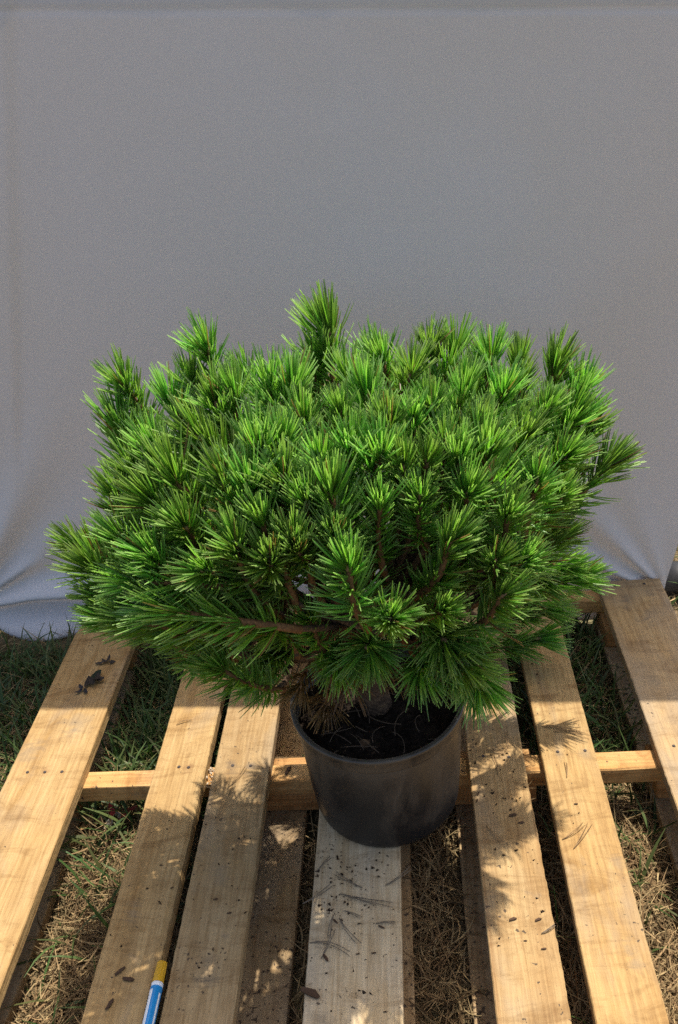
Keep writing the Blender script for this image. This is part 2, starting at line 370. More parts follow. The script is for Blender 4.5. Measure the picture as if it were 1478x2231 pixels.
# ------------------------------------------------------------------ backdrop sheet over a bar
def ysheet(X): return 1.650-0.08*X
def ztop(X): return 1.206-0.100*(X+0.1)
def sstep(a, b, x):
    t = np.clip((x-a)/(b-a), 0, 1); return t*t*(3-2*t)
def gauss(x, s): return np.exp(-(x/s)**2)
def folds(X, Z):
    d = np.zeros_like(X)
    # corner gathered at the pallet's far right corner
    gx, gz = 0.552, -0.050
    dx, dz = gx-X, Z-gz; r = np.hypot(dx, dz); th = np.degrees(np.arctan2(dz, dx))
    A = np.where(r < 0.8, r/(r+0.05)*np.exp(-(r/0.26)**1.6), 0)
    d += A*(0.040*gauss(th-50, 7)+0.046*gauss(th-29, 6)+0.030*gauss(th-11, 4.5)+0.018*gauss(th-70, 9)-0.012*gauss(th+4, 5))
    # corner gathered low at the left
    gx, gz = -1.165, -0.055
    dx, dz = X-gx, Z-gz; r = np.hypot(dx, dz); th = np.degrees(np.arctan2(dz, dx))
    A = r/(r+0.08)*np.exp(-(r/0.38)**1.7)
    wob = 5*np.sin(r*14)
    d += A*(0.075*gauss(th-56, 7)+0.030*gauss(th-34, 7)+0.030*gauss(th-8-wob, 8)+0.03*gauss(th-80, 9))
    # hem kicks forward on the grass at the left
    lf = sstep(-0.74, -0.90, X)
    zc = -0.050+0.028*sstep(-1.12, -0.97, X)
    d += 0.034*lf*gauss(Z-zc, 0.024)+0.020*lf*gauss(Z-zc-0.075-0.25*(X+1.0), 0.022)*sstep(-0.9, -1.05, X)
    d += 0.085*lf*sstep(-0.062, -0.130, Z)*(0.65+0.35*gauss(X+0.965, 0.08))
    # a long slack belly and soft vertical slack
    zz = np.clip((ztop(X)-Z)/1.3, 0, 1)
    d += 0.010*np.sin(zz*math.pi)*np.cos(3.1*X+0.4)+0.004*np.sin(9*X+1.5*Z)*zz
    d += 0.004*np.sin(17*X-5*Z)*sstep(0.5, -0.1, Z)
    # ironed creases
    d += 0.0032*np.exp(-np.abs(X+0.100)/0.012)*sstep(0.55, 0.75, Z)+0.003*gauss(X+0.13, 0.035)*sstep(0.4, 0.8, Z)
    xc = -0.671-(1.177-Z)*0.305
    d += 0.010*sstep(xc+0.012, xc-0.012, X)*sstep(0.2, 0.5, Z)
    # sewn hem under the bar
    d += -0.0022*gauss(ztop(X)-0.030-Z, 0.004)
    return d
s = np.linspace(0, 1, 300)
rad = 0.006
vt = np.concatenate([np.linspace(-0.016, -0.013, 2), np.linspace(-0.012, 0.0, 3)])   # behind
front = np.concatenate([np.linspace(0.0, 0.06, 16), np.linspace(0.066, 1.0, 190)])
P = []
XL, ZB = -1.42, GZ+0.004
def xright(z): return 0.547+(z+0.05)*0.16
for kind, t in [('b', t) for t in vt] + [('o', a) for a in np.linspace(0, math.pi, 11)[1:-1]] + [('f', t) for t in front]:
    if kind == 'b':
        Xr = xright(np.full_like(s, 0.9)); X = XL+s*(Xr-XL); Z = ztop(X)+t; Y = ysheet(X)+2*rad+0.002*np.sin(11*X)+0.012*(t/0.032)*0.9
    elif kind == 'o':
        Xr = xright(ztop(0.6)); X = XL+s*(Xr-XL); Z = ztop(X)+rad*math.sin(t); Y = ysheet(X)+rad+rad*math.cos(t)
    else:
        X0 = XL+s*(0.66-XL); zt = ztop(X0); zb = ZB+0.007*np.sin(13*X0)+0.045*sstep(-0.99, -1.16, X0)
        Z = zt+(zb-zt)*t
        X = XL+s*(xright(Z)-XL); zt = ztop(X); Z = zt+(zb-zt)*t
        Y = ysheet(X)-folds(X, Z)
        Y = Y-0.018*sstep(0.02, -0.1, Z)*sstep(0.35, 0.55, X)*0
    P.append(np.stack([X, Y, Z], -1))
P = np.array(P); nu = len(s); nv = len(P)
ii, jj = np.meshgrid(np.arange(nv-1), np.arange(nu-1), indexing='ij'); q0 = (ii*nu+jj).ravel()
sh = link('backdrop_sheet', fast_mesh('backdrop_sheet', P.reshape(-1, 3), np.stack([q0, q0+1, q0+nu+1, q0+nu], -1), True), M_CLOTH)
sol = sh.modifiers.new('thick', 'SOLIDIFY'); sol.thickness = 0.0012; sol.offset = 1
tag(sh, 'large off-white cloth sheet hung as a backdrop behind the pine', 'sheet')

def tube_verts(pts, radii, seg=8, jag=0.0, g=None):
    pts = [Vector(p) for p in pts]; V = []; Fc = []
    t = (pts[1]-pts[0]).normalized(); a = t.orthogonal().normalized()
    for k, p in enumerate(pts):
        t = ((pts[min(k+1, len(pts)-1)]-pts[max(k-1, 0)])).normalized()
        a = (a-t*a.dot(t)).normalized(); b_ = t.cross(a)
        for q in range(seg):
            an = 2*math.pi*q/seg; rr = radii[k]*(1+(g.normal(0, jag) if g is not None and jag else 0))
            V.append(p+(a*math.cos(an)+b_*math.sin(an))*rr)
    for k in range(len(pts)-1):
        for q in range(seg):
            Fc.append((k*seg+q, k*seg+(q+1) % seg, (k+1)*seg+(q+1) % seg, (k+1)*seg+q))
    Fc.append(tuple(reversed(range(seg)))); Fc.append(tuple(range((len(pts)-1)*seg, len(pts)*seg)))
    return V, Fc
def tubes(name, lst, m, parent=None, smooth=True):
    V = []; Fc = []
    for v, f in lst:
        o = len(V); V += v; Fc += [tuple(i+o for i in q) for q in f]
    return link(name, mesh(name, V, Fc, smooth), m, parent)
M_POLE = wood('pole_wood', (0.45, 0.32, 0.17), (0.34, 0.22, 0.1), 0.3, 0.1, 15, 'X')
stand = tag(empty('backdrop_stand', (-0.3, 1.7, GZ)), 'wooden pole frame that carries the backdrop sheet', 'stand')
SO = stand.location
def bar_pt(x): return Vector((x, ysheet(x)+rad, ztop(x)-0.001))-SO
tubes('crossbar', [tube_verts([bar_pt(x) for x in np.linspace(-1.62, 1.30, 12)], [0.0048]*12, 12)], M_POLE, stand)
for x in (-1.58, 1.26):
    p = bar_pt(x); tubes('post', [tube_verts([Vector((p.x, p.y+0.03, GZ-0.05-SO.z)), Vector((p.x, p.y+0.03, p.z+0.03))], [0.016, 0.015], 12)], M_POLE, stand)

# ------------------------------------------------------------------ pot
PX, PY = -0.089, 1.023
pot = tag(empty('plant_pot', (PX, PY, 0.001)), 'round black plastic nursery pot standing on the pallet', 'pot')
def lathe(name, prof, m, parent, seg=72, wob=0.0):
    V = []; Fc = []
    for k, (r, z) in enumerate(prof):
        for q in range(seg):
            a = 2*math.pi*q/seg
            rr = r*(1+wob*math.sin(2*a+0.7)*(z/0.22)+wob*0.5*math.sin(3*a+z*9))
            V.append((rr*math.cos(a), rr*math.sin(a), z))
    for k in range(len(prof)-1):
        for q in range(seg):
            Fc.append((k*seg+q, k*seg+(q+1) % seg, (k+1)*seg+(q+1) % seg, (k+1)*seg+q))
    return link(name, mesh(name, V, Fc, True), m, parent)
lathe('wall', [(0.002, 0.004), (0.108, 0.004), (0.112, 0.0), (0.1205, 0.0005), (0.1235, 0.004), (0.1252, 0.012), (0.1285, 0.055), (0.1315, 0.11), (0.1340, 0.165), (0.1345, 0.185),
               (0.1345, 0.200), (0.1322, 0.200), (0.1315, 0.17), (0.127, 0.10), (0.121, 0.01), (0.002, 0.010)], M_POT, pot, wob=0.004)
lathe('rim', [(0.1348, 0.193), (0.1375, 0.194), (0.1388, 0.198), (0.1394, 0.214), (0.1412, 0.2155), (0.1420, 0.2185), (0.1412, 0.2212), (0.1392, 0.2222),
              (0.1345, 0.2216), (0.1325, 0.2195), (0.1322, 0.214), (0.1332, 0.200), (0.1348, 0.193)], M_POT, pot, wob=0.004)
# soil surface: lumpy disc with crumbs and litter
g = np.random.default_rng(5); V = []; Q = []
nr, nq = 26, 60
for k in range(nr+1):
    for q in range(nq):
        r = 0.133*k/nr; a = 2*math.pi*q/nq; x, y = r*math.cos(a), r*math.sin(a)
        z = 0.188+0.012*(1-(r/0.133)**2)+0.004*math.sin(60*x)*math.cos(47*y)+g.normal(0, 0.0016)
        V.append((x, y, z))
for k in range(nr):
    for q in range(nq): Q.append((k*nq+q, k*nq+(q+1) % nq, (k+1)*nq+(q+1) % nq, (k+1)*nq+q))
soil = link('soil', mesh('soil', V, Q, False), M_SOIL, pot)
def crumbs(name, cen, sizes, m, parent=None, seed=1):
    g = np.random.default_rng(seed); Vs = []; Qs = []
    base = np.array([(1, 0, 0), (-.5, .87, 0), (-.5, -.87, 0), (0, 0, 1), (0, 0, -.6)])
    fac = np.array([(0, 1, 3), (1, 2, 3), (2, 0, 3), (1, 0, 4), (2, 1, 4), (0, 2, 4)])
    for k, (c, sz) in enumerate(zip(cen, sizes)):
        q = Quaternion(Vector(g.normal(0, 1, 3)).normalized(), g.uniform(0, 6.28)); Rm = np.array(q.to_matrix())
        v = (base*(1+g.normal(0, .25, base.shape))*np.array([1.4, 0.9, 0.6]))@Rm.T*sz+np.array(c)
        Vs.append(v); Qs.append(fac+5*k)
    return link(name, fast_mesh(name, np.concatenate(Vs), np.concatenate(Qs)), m, parent)
cen = []; sz = []
for k in range(700):
    r = 0.13*math.sqrt(g.random()); a = g.uniform(0, 6.28)
    cen.append((r*math.cos(a), r*math.sin(a), 0.190+0.012*(1-(r/0.133)**2))); sz.append(g.uniform(0.0015, 0.005))
tag(crumbs('soil_lumps', cen, sz, M_SOIL, pot, 3), kind='stuff')

# ------------------------------------------------------------------ pine
CC = Vector((-0.115, 1.04, 0.50)); RR = Vector((0.385, 0.265, 0.27)); SHEAR = 0.28
pine = tag(empty('pine_shrub', (PX, PY, 0.195)), 'bushy dwarf pine with bright green needles growing in the black pot', 'pine')
PI0 = pine.location.copy()

def make_shoot(seed, L=0.12, n=150, nl=0.060, wd=0.00118, spread=1.0, brown=False, tuft=False):
    """stem along +Z, bud at the origin, stem base at -L; returns (stem mesh, needle mesh)"""
    g = np.random.default_rng(seed)
    bend = g.normal(0, 0.008, 2)
    def axis(t):    # t 0 at base .. 1 at tip
        return np.array([bend[0]*math.sin(math.pi*t), bend[1]*math.sin(math.pi*t), -L*(1-t)])
    pts = [axis(t) for t in np.linspace(0, 1, 9)]
    rad_ = [0.0052-0.0022*t+(0.0004 if k % 2 else 0) for k, t in enumerate(np.linspace(0, 1, 9))]
    v, f = tube_verts(pts, rad_, 7, 0.12, g)
    sm = mesh('shoot', v, f, True); sm.materials.append(M_STEM)
    # bud
    v2, f2 = tube_verts([(0, 0, -0.004), (0, 0, 0.002), (0.0003, 0, 0.008), (0.0005, 0, 0.012)], [0.003, 0.0042, 0.0032, 0.0006], 7)
    bd = mesh('bud', v2, f2, True); bd.materials.append(M_BUD)
    Vs = []; Qs = []; Cs = []; base = 0
    ts = np.linspace(0, 1, 4)
    for k in range(n):
        t = 1-(g.random()**1.55)*0.84 if not tuft else 1-g.random()*0.35
        if g.random() < 0.16: t = 1-g.random()*0.05
        p = axis(min(t, 1.0)); az = k*2.399963+g.normal(0, 0.25)
        tip_ang = 20+34*g.random()
        ang = R((tip_ang if t > 0.95 else 34+32*(1-t)/0.8+g.normal(0, 7)))*spread
        if t > 0.97: ang *= g.uniform(0.35, 1.1)
        ln = nl*g.uniform(0.68, 1.12)*(0.86+0.14*t)
        rd = np.array([math.cos(az), math.sin(az), 0]); zz = np.array([0, 0, 1.0])
        for pair in (0, 1):
            a2 = ang+g.normal(0, 0.05); az2 = az+(pair-0.5)*g.uniform(0.05, 0.22)
            rd = np.array([math.cos(az2), math.sin(az2), 0])
            d0 = zz*math.cos(a2)+rd*math.sin(a2); side = np.cross(zz, rd)
            curve = (zz*0.16+side*g.normal(0, 0.05)+rd*g.normal(-0.03, 0.05))*ln
            l2 = ln*g.uniform(0.93, 1.05)
            cl = p[None]+d0[None]*(l2*ts)[:, None]+curve[None]*(ts**2)[:, None]
            nrm = np.cross(side, d0); nrm /= np.linalg.norm(nrm)
            wdt = wd*g.uniform(0.85, 1.15)*np.array([0.75, 1.0, 0.95, 0.42])
            A = [side*math.cos(q)+nrm*math.sin(q) for q in (0.5, 2.6, 4.71)]
            vv = np.stack([cl+a[None]*wdt[:, None] for a in A], 1).reshape(-1, 3)
            Vs.append(vv)
            for sgm in range(3):
                for q in (1, 2):
                    q2 = (q+1) % 3
                    Qs.append((base+sgm*3+q, base+sgm*3+q2, base+(sgm+1)*3+q2, base+(sgm+1)*3+q))
            val = g.uniform(0.55, 1.35)
            if brown: cb = np.array([0.20, 0.115, 0.05])*val; ctp = np.array([0.24, 0.15, 0.075])*val
            else:
                yel = g.uniform(0, 1)
                cb = np.array([0.28+0.07*yel, 0.43, 0.07])*val; cm = np.array([0.155+0.09*yel, 0.395, 0.06])*val
                ctp = np.array([0.34, 0.48, 0.17])*val
                if g.random() < 0.02: cb = cm = ctp = np.array([0.26, 0.17, 0.07])
            if brown: cols = [cb, cb, ctp, ctp]
            else: cols = [cb, cm, cm, ctp]
            for c in cols:
                for q in range(3): Cs.append((c[0], c[1], c[2], 1))
            base += 12
    Qa = np.array(Qs)
    Vs = np.concatenate(Vs); Cs = np.array(Cs)
    nm = fast_mesh('needles', Vs, Qa, True, Cs); nm.materials.append(M_NEEDLE)
    sm['stem_length'] = L
    return sm, bd, nm
VAR = [make_shoot(100+k, L=0.100+0.013*(k % 5), n=(92, 118, 104, 132)[k % 4], nl=(0.048, 0.056, 0.052, 0.060, 0.054)[k % 5], spread=(0.82, 1.0, 1.14, 0.92)[k % 4]) for k in range(14)]
VARLOW = [make_shoot(200+k, L=0.075, n=118, nl=0.058, spread=1.3, tuft=True) for k in range(4)]
VARDEAD = [make_shoot(300+k, L=0.07, n=42, nl=0.055, spread=1.5, brown=True) for k in range(2)]

# buds read off the photograph: (px, py, kind, pull) kind: u upright, o outward, d drooping towards the viewer
BUDS = [(718,728,'u'),(455,764,'u'),(275,846,'u'),(377,886,'u'),(590,851,'u'),(515,868,'u'),(665,926,'u'),(559,987,'u'),(766,987,'u'),(484,1040,'u'),
 (383,1049,'u'),(616,970,'u'),(572,1137,'u'),(669,1097,'u'),(405,1150,'o'),(515,1190,'u'),(647,1203,'o'),(726,1168,'u'),(260,1085,'o'),(269,1176,'o'),
 (216,1247,'o'),(339,1097,'o'),(471,886,'u'),(436,961,'u'),(340,985,'u'),(300,960,'u'),(935,762,'u'),(993,771,'u'),(835,790,'u'),(1070,785,'u'),(1129,795,'u'),
 (1206,805,'u'),(942,893,'u'),(900,916,'u'),(842,930,'u'),(1040,930,'u'),(1190,897,'u'),(1138,958,'u'),(1052,991,'u'),(1322,1014,'r'),(830,1000,'u'),
 (830,1103,'u'),(916,1084,'u'),(1019,1080,'u'),(1105,1122,'u'),(1077,1225,'o'),(1143,1225,'o'),(1235,1240,'r2'),(1185,1250,'r2'),(1262,1262,'r2'),(1185,1330,'r2'),(1120,1410,'r2'),(225,1300,'l'),(290,1350,'l'),(1220,1084,'o'),(1170,1056,'u'),(1268,855,'u'),
 (1240,925,'u'),(741,1447,'d'),(562,1450,'d'),(849,1350,'o'),(965,1334,'o'),(965,1390,'d'),(919,1453,'d'),(1044,1485,'d'),(800,1405,'d'),(1000,1440,'d'),(600,1425,'d'),(1168,1390,'r2'),(462,1360,'d'),
 (357,1330,'l'),(240,1352,'l'),(440,1425,'d'),(1140,1345,'r2'),(690,800,'u'),(760,830,'u'),(640,850,'u'),(540,830,'u'),(420,840,'u'),(900,810,'u'),(1010,850,'u'),
 (1100,860,'u'),(740,900,'u'),(800,870,'u'),(260,930,'u'),(290,1030,'o'),(700,1010,'u'),(620,1050,'u'),(880,1020,'u'),(970,970,'u'),(1230,1000,'o'),(1290,930,'u'),
 (980,1180,'o'),(760,1240,'o'),(590,1230,'o'),(450,1245,'o'),(330,1210,'o'),(300,1270,'l'),
 (1090,1300,'o'),(640,1180,'u'),(550,1060,'u'),(720,1080,'u'),(930,1010,'u'),(1000,1010,'u')]
def on_crown(px, py):
    d = ray(px, py); o = CAM-CC            # the crown leans towards the viewer on its left side (sheared ellipsoid)
    o = Vector((o.x, o.y-SHEAR*o.x, o.z)); d0 = d; d = Vector((d.x, d.y-SHEAR*d.x, d.z))
    o2 = Vector((o.x/RR.x, o.y/RR.y, o.z/RR.z)); d2 = Vector((d.x/RR.x, d.y/RR.y, d.z/RR.z))
    a = d2.dot(d2); b = o2.dot(d2); c = o2.dot(o2)-1; disc = b*b-a*c
    t = (-b-math.sqrt(disc))/a if disc > 0 else -b/a
    return CAM+d0*t
shoots = []     # (bud point, direction, meshes, scale)
g = np.random.default_rng(21)
def outward(p, k):
    v = Vector(((p.x-CC.x)/RR.x*0.75, (p.y-CC.y-SHEAR*(p.x-CC.x))/RR.y*0.75, (p.z-0.42)/RR.z*0.5)); v.z += k*min(1.0, max(0.12, (p.z-0.30)/0.16)); return v.normalized()
def settle(p, d):
    # low shoots leave the trunk side: their stems run out from the centre, not up from below
    T = Vector((PX-0.02, PY, 0.36)); w_ = min(1.0, max(0.12, (p.z-0.42)/0.16))
    return ((p-T).normalized()*(1-w_)+d.normalized()*w_).normalized()
def jit(s): return Vector(g.normal(0, s, 3))
for px, py, kd in BUDS:
    p = at_y(px, py, 0.90 if abs(px-810) < 200 else 0.95) if kd == 'd' else (at_y(px, py, 1.32 if py > 1300 else 1.24) if kd == 'r2' else on_crown(px, py)); var = VAR[int(g.integers(len(VAR)))]; sc = g.uniform(0.84, 1.14)
    if kd == 'u': d = outward(p, 1.85)+jit(0.13)
    elif kd == 'o': d = outward(p, 0.75)+jit(0.12)
    elif kd == 'd': d = outward(p, -0.15)*0.55-fwd*0.75+Vector((0, 0, 0.12))+jit(0.14); sc *= 1.05; var = VARLOW[int(g.integers(len(VARLOW)))]
    elif kd == 'r': d = rgt*0.75+upv*0.75-fwd*0.1; sc = 1.15
    elif kd == 'r2': d = rgt*1.0+upv*0.12-fwd*0.35+jit(0.08)
    elif kd == 'l': d = -rgt*1.0+upv*0.25-fwd*0.35+jit(0.08)
    if (px, py) in ((718, 728),): sc = 1.08; var = VAR[3]
    if (px, py) in ((455, 764), (275, 846)): sc = 0.88; var = VAR[1]
    if kd in 'uo': d = settle(p, d)
    shoots.append((p, d.normalized(), var, sc))
# shoots the camera sees only between or behind those
tries = 0
extra = []
while len(extra) < 100 and tries < 6000:
    tries += 1
    v = Vector(g.normal(0, 1, 3)).normalized()
    f_ = g.uniform(0.80, 1.0) if len(extra) < 48 else g.uniform(0.5, 0.8)  # later inner shoots are hidden, added to thicken the crown's cast shadow
    p = CC+Vector((v.x*RR.x, v.y*RR.y+SHEAR*v.x*RR.x, v.z*RR.z))*f_
    if p.z < 0.46 or p.z > 0.75 or (v.y < -0.25 and f_ > 0.8): continue
    if min((p-q[0]).length for q in shoots+extra) < 0.052: continue
    extra.append((p, settle(p, outward(p, 1.6)+jit(0.16)), VAR[int(g.integers(len(VAR)))], g.uniform(0.85, 1.02)))
# low skirt round the back and sides
while len(extra) < 108 and tries < 9000:
    tries += 1
    a = g.uniform(0.2, math.pi-0.2); p = CC+Vector((math.cos(a)*RR.x*0.9, math.sin(a)*RR.y*0.95+SHEAR*math.cos(a)*RR.x*0.9, g.uniform(-0.13, -0.03)))
    if abs(p.x+0.115) < 0.24: continue
    if min((p-q[0]).length for q in shoots+extra) < 0.055: continue
    extra.append((p, settle(p, outward(p, 0.25)+jit(0.14)), VAR[int(g.integers(len(VAR)))], g.uniform(0.85, 1.0)))
shoots += extra
for p in [(-.20, .97, .30), (-.16, .96, .27), (-.14, 1.05, .33), (-.05, .99, .30), (-.22, 1.03, .34), (-.12, .95, .33), (.03, 1.0, .33)]:
    p = Vector(p); v = (p-Vector((PX-.03, PY, .36))).normalized()
    shoots.append((p, v, VARDEAD[int(g.integers(2))], g.uniform(0.8, 1.1)))
for p, d, var, sc in shoots:
    sm, bd, nm = var
    o = link('shoot', sm, None, pine)
    q = d.to_track_quat('Z', 'Y') @ Quaternion((0, 0, 1), g.uniform(0, 6.28))
    o.matrix_basis = Matrix.Translation(p-PI0) @ q.to_matrix().to_4x4() @ Matrix.Scale(sc, 4)
    tag(link('needles', nm, None, o), kind='stuff')
    link('bud', bd, None, o)
# trunk and limbs
trunk_pts = [Vector((PX, PY, 0.185)), Vector((PX-0.004, PY+0.003, 0.225)), Vector((PX-0.018, PY+0.004, 0.27)), Vector((PX-0.03, PY+0.006, 0.315)), Vector((PX-0.022, PY+0.01, 0.37)), Vector((PX-0.015, PY+0.012, 0.43))]
tubes('trunk', [tube_verts([p-PI0 for p in trunk_pts], [0.027, 0.022, 0.021, 0.022, 0.018, 0.013], 14, 0.05, g)], M_BARK, pine)
def bez(a, b, c, d, n):
    out = []
    for k in range(n+1):
        t = k/n; out.append(a*(1-t)**3+b*3*t*(1-t)**2+c*3*t*t*(1-t)+d*t**3)
    return out
# cluster the shoots by heading round the trunk
live = shoots[:-7]
nl = 16
keys = []
bases = [p-d*var[0]['stem_length']*sc for p, d, var, sc in live]
cl = [bases[int(k)] for k in np.linspace(0, len(bases)-1, nl)]
for it in range(12):
    asg = [min(range(nl), key=lambda c: (b-cl[c]).length) for b in bases]
    cl = [(sum((b for b, a in zip(bases, asg) if a == c), Vector())/max(1, asg.count(c))) if asg.count(c) else cl[c] for c in range(nl)]
for c in range(nl):
    mem = [i for i in range(len(bases)) if asg[i] == c]
    if not mem: continue
    cen_ = cl[c]; lowness = min(1, max(0, (cen_.z-0.28)/0.3))
    st = trunk_pts[2].lerp(trunk_pts[4], lowness) if lowness < 1 else trunk_pts[4]
    node = st.lerp(cen_, 0.78); node.z = max(node.z-0.03*lowness, 0.29)
    out = Vector((cen_.x-st.x, cen_.y-st.y, 0)); mid1 = st+out*0.35+Vector((0, 0, 0.015)); mid2 = st.lerp(node, 0.7)+Vector((0, 0, -0.006))
    pts = bez(st, mid1, mid2, node, 9); n0 = 0.013 if len(mem) > 10 else 0.0105
    parts = [tube_verts([p-PI0+jit(0.0012) for p in pts], [n0*(1-0.42*k/9) for k in range(10)], 9, 0.06, g)]
    for i in mem:
        p, d, var, sc = live[i]; b = bases[i]
        s0 = pts[int(g.integers(6, 10))]
        tw = bez(s0, s0.lerp(b, 0.4)+Vector((0, 0, 0.0)), s0.lerp(b, 0.75)-d*0.01, b+d*0.012, 6)
        parts.append(tube_verts([x-PI0 for x in tw], [0.0062-0.0022*k/6 for k in range(7)], 7, 0.08, g))
    tubes('branch', parts, M_BARK, pine)

# ------------------------------------------------------------------ grass and straw
def blades(name, pos, length, width, lean, colour, m, seed, droop=0.6, nseg=4, flat=0.0, curl=0.0):
    g = np.random.default_rng(seed); n = len(pos)
    az = g.uniform(0, 2*math.pi, n); L = g.uniform(length[0], length[1], n); w_ = g.uniform(width[0], width[1], n)
    le = np.clip(g.normal(lean, 0.28, n), 0.02, 1.5)
    t = np.linspace(0, 1, nseg+1)
    ang = le[:, None]+droop*g.uniform(0.3, 1.3, n)[:, None]*t[None]**1.3          # from vertical
    turn = az[:, None]+curl*g.normal(0, 1, n)[:, None]*t[None]
    dx = np.sin(ang)*np.cos(turn); dy = np.sin(ang)*np.sin(turn); dz = np.cos(ang)
    step = L[:, None]/nseg
    cx = np.cumsum(np.concatenate([np.zeros((n, 1)), (dx*step)[:, :-1]], 1), 1); cy = np.cumsum(np.concatenate([np.zeros((n, 1)), (dy*step)[:, :-1]], 1), 1)
    cz = np.cumsum(np.concatenate([np.zeros((n, 1)), (dz*step)[:, :-1]], 1), 1)
    ctr = np.stack([cx, cy, cz], -1)+pos[:, None, :]
    zmin = pos[:, None, 2]-0.004+0.0015*g.random((n, 1)); ctr[..., 2] = np.maximum(ctr[..., 2], zmin)
    tw = g.uniform(-0.6, 0.6, n)[:, None]
    side = np.stack([-np.sin(turn)*np.cos(tw), np.cos(turn)*np.cos(tw), np.sin(tw)*np.ones_like(turn)], -1)
    prof = np.array([0.7, 1.0, 0.9, 0.6, 0.12]) if nseg == 4 else np.array([0.8, 1.0, 0.8, 0.2])
    hw = (w_[:, None]*prof[None])[..., None]*0.5
    V = np.stack([ctr-side*hw, ctr+side*hw], 2).reshape(-1, 3)
    b = (np.arange(n)*(nseg+1)*2)[:, None]+(np.arange(nseg)*2)[None]
    b = b.ravel(); Q = np.stack([b, b+1, b+3, b+2], -1)
    c = colour(g, n); cols = np.repeat(c, (nseg+1)*2, 0); cols = np.concatenate([cols, np.ones((len(cols), 1))], 1)
    return link(name, fast_mesh(name, V, Q, True, cols), m)
def scatter(regions, seed):
    g = np.random.default_rng(seed); out = []
    for x0, x1, y0, y1, n in regions:
        p = np.stack([g.uniform(x0, x1, n), g.uniform(y0, y1, n)], -1); out.append(p)
    p = np.concatenate(out); z = ground_h(p[:, 0], p[:, 1])
    return np.concatenate([p, z[:, None]], 1)
def clear_of_boards(p):
    k = np.ones(len(p), bool)
    for xa, xb in BOT: k &= ~((p[:, 0] > xa-0.004) & (p[:, 0] < xb+0.004) & (p[:, 1] > Y0) & (p[:, 1] < Y1))
    return p[k]
def green(g, n):
    v = g.uniform(0.6, 1.3, (n, 1)); y = g.random((n, 1))**2
    return (np.array([[0.055, 0.115, 0.03]])*(1-y)+np.array([[0.15, 0.16, 0.055]])*y)*v
def straw(g, n):
    v = g.uniform(0.25, 1.25, (n, 1)); y = g.random((n, 1))
    return (np.array([[0.46, 0.34, 0.17]])*(1-y)+np.array([[0.27, 0.165, 0.08]])*y)*v
def rsel(p, prob, seed):
    return p[np.random.default_rng(seed).random(len(p)) < prob]
gp = clear_of_boards(scatter([(-1.5, -.80, .75, 2.0, 5200), (-.67, -.39, 1.06, 1.62, 2100), (-.67, -.39, .6, 1.06, 900), (-.26, .03, 1.1, 1.6, 250), (.16, .40, 1.1, 1.6, 900), (.16, .40, .55, 1.1, 420), (.52, 1.4, 1.5, 3.0, 900), (.52, .8, .6, 1.5, 250)], 31))
# straw gains on grass towards the sunny near side
pr = np.clip((gp[:, 1]-0.72)/0.45, 0.12, 1.0); gp = rsel(gp, pr, 3); gp = gp[~((gp[:, 0] < -0.8) & (gp[:, 0] > -1.3) & (gp[:, 1] > 1.60) & (gp[:, 1] < 1.80))]
tag(blades('green_grass', gp, (0.04, 0.13), (0.0028, 0.0075), 0.62, green, M_GRASS, 41, 0.9, 4, curl=0.4), 'green lawn grass growing beside and between the pallet boards', 'grass', kind='stuff')
sp_ = clear_of_boards(scatter([(-1.4, -.80, .65, 1.45, 3200), (-1.4, -.8, 1.45, 1.9, 700), (-.67, -.39, .55, 1.10, 5200), (-.67, -.39, 1.10, 1.6, 900), (-.25, -.19, .55, 1.6, 700), (-.06, .03, .55, 1.3, 1900), (.165, .392, .55, 1.12, 4200), (.165, .392, 1.12, 1.6, 700),
               (.52, 1.0, .55, 1.55, 2600), (.52, 1.3, 1.55, 2.6, 2400)], 32))
sp_[:, 2] += np.random.default_rng(8).uniform(0, 0.022, len(sp_))
tag(blades('dry_straw', sp_, (0.025, 0.085), (0.0010, 0.0032), 1.30, straw, M_STRAW, 42, 0.45, 4, curl=1.1), 'dry yellow straw and dead grass littering the ground', 'straw', kind='stuff')
st2 = clear_of_boards(scatter([(-.66, -.40, .6, 1.1, 320), (.17, .39, .6, 1.1, 260), (-1.3, -.82, .8, 1.5, 200), (.54, .9, .6, 1.6, 150)], 33))
tag(blades('dry_grass_stalks', st2, (0.05, 0.11), (0.0014, 0.003), 0.6, straw, M_STRAW, 43, 0.7, 4, curl=0.4), 'upright dead grass stalks standing in the gaps of the pallet', 'straw', kind='stuff')

def leaf_mesh(name, L, Wd, fold=0.3, curl=0.4, n=7, seed=0):
    g = np.random.default_rng(seed); V = []; Fc = []
    for k in range(n+1):
        t = k/n; w_ = Wd*math.sin(math.pi*min(1, t*0.93+0.05))**0.8*(1+g.normal(0, .06)); x = L*t; z = curl*L*(t-0.5)**2
        V += [(x, -w_, z+fold*w_), (x, 0, z), (x, w_, z+fold*w_*g.uniform(.6, 1.3))]
    for k in range(n):
        a = 3*k; Fc += [(a, a+1, a+4, a+3), (a+1, a+2, a+5, a+4)]
    me = mesh(name, V, Fc, True)
    a = me.color_attributes.new('tint', 'FLOAT_COLOR', 'POINT'); return me
def tint(me, c):
    a = me.color_attributes['tint']; a.data.foreach_set('color', np.tile(np.array([*c, 1.0], np.float32), len(me.vertices))); return me
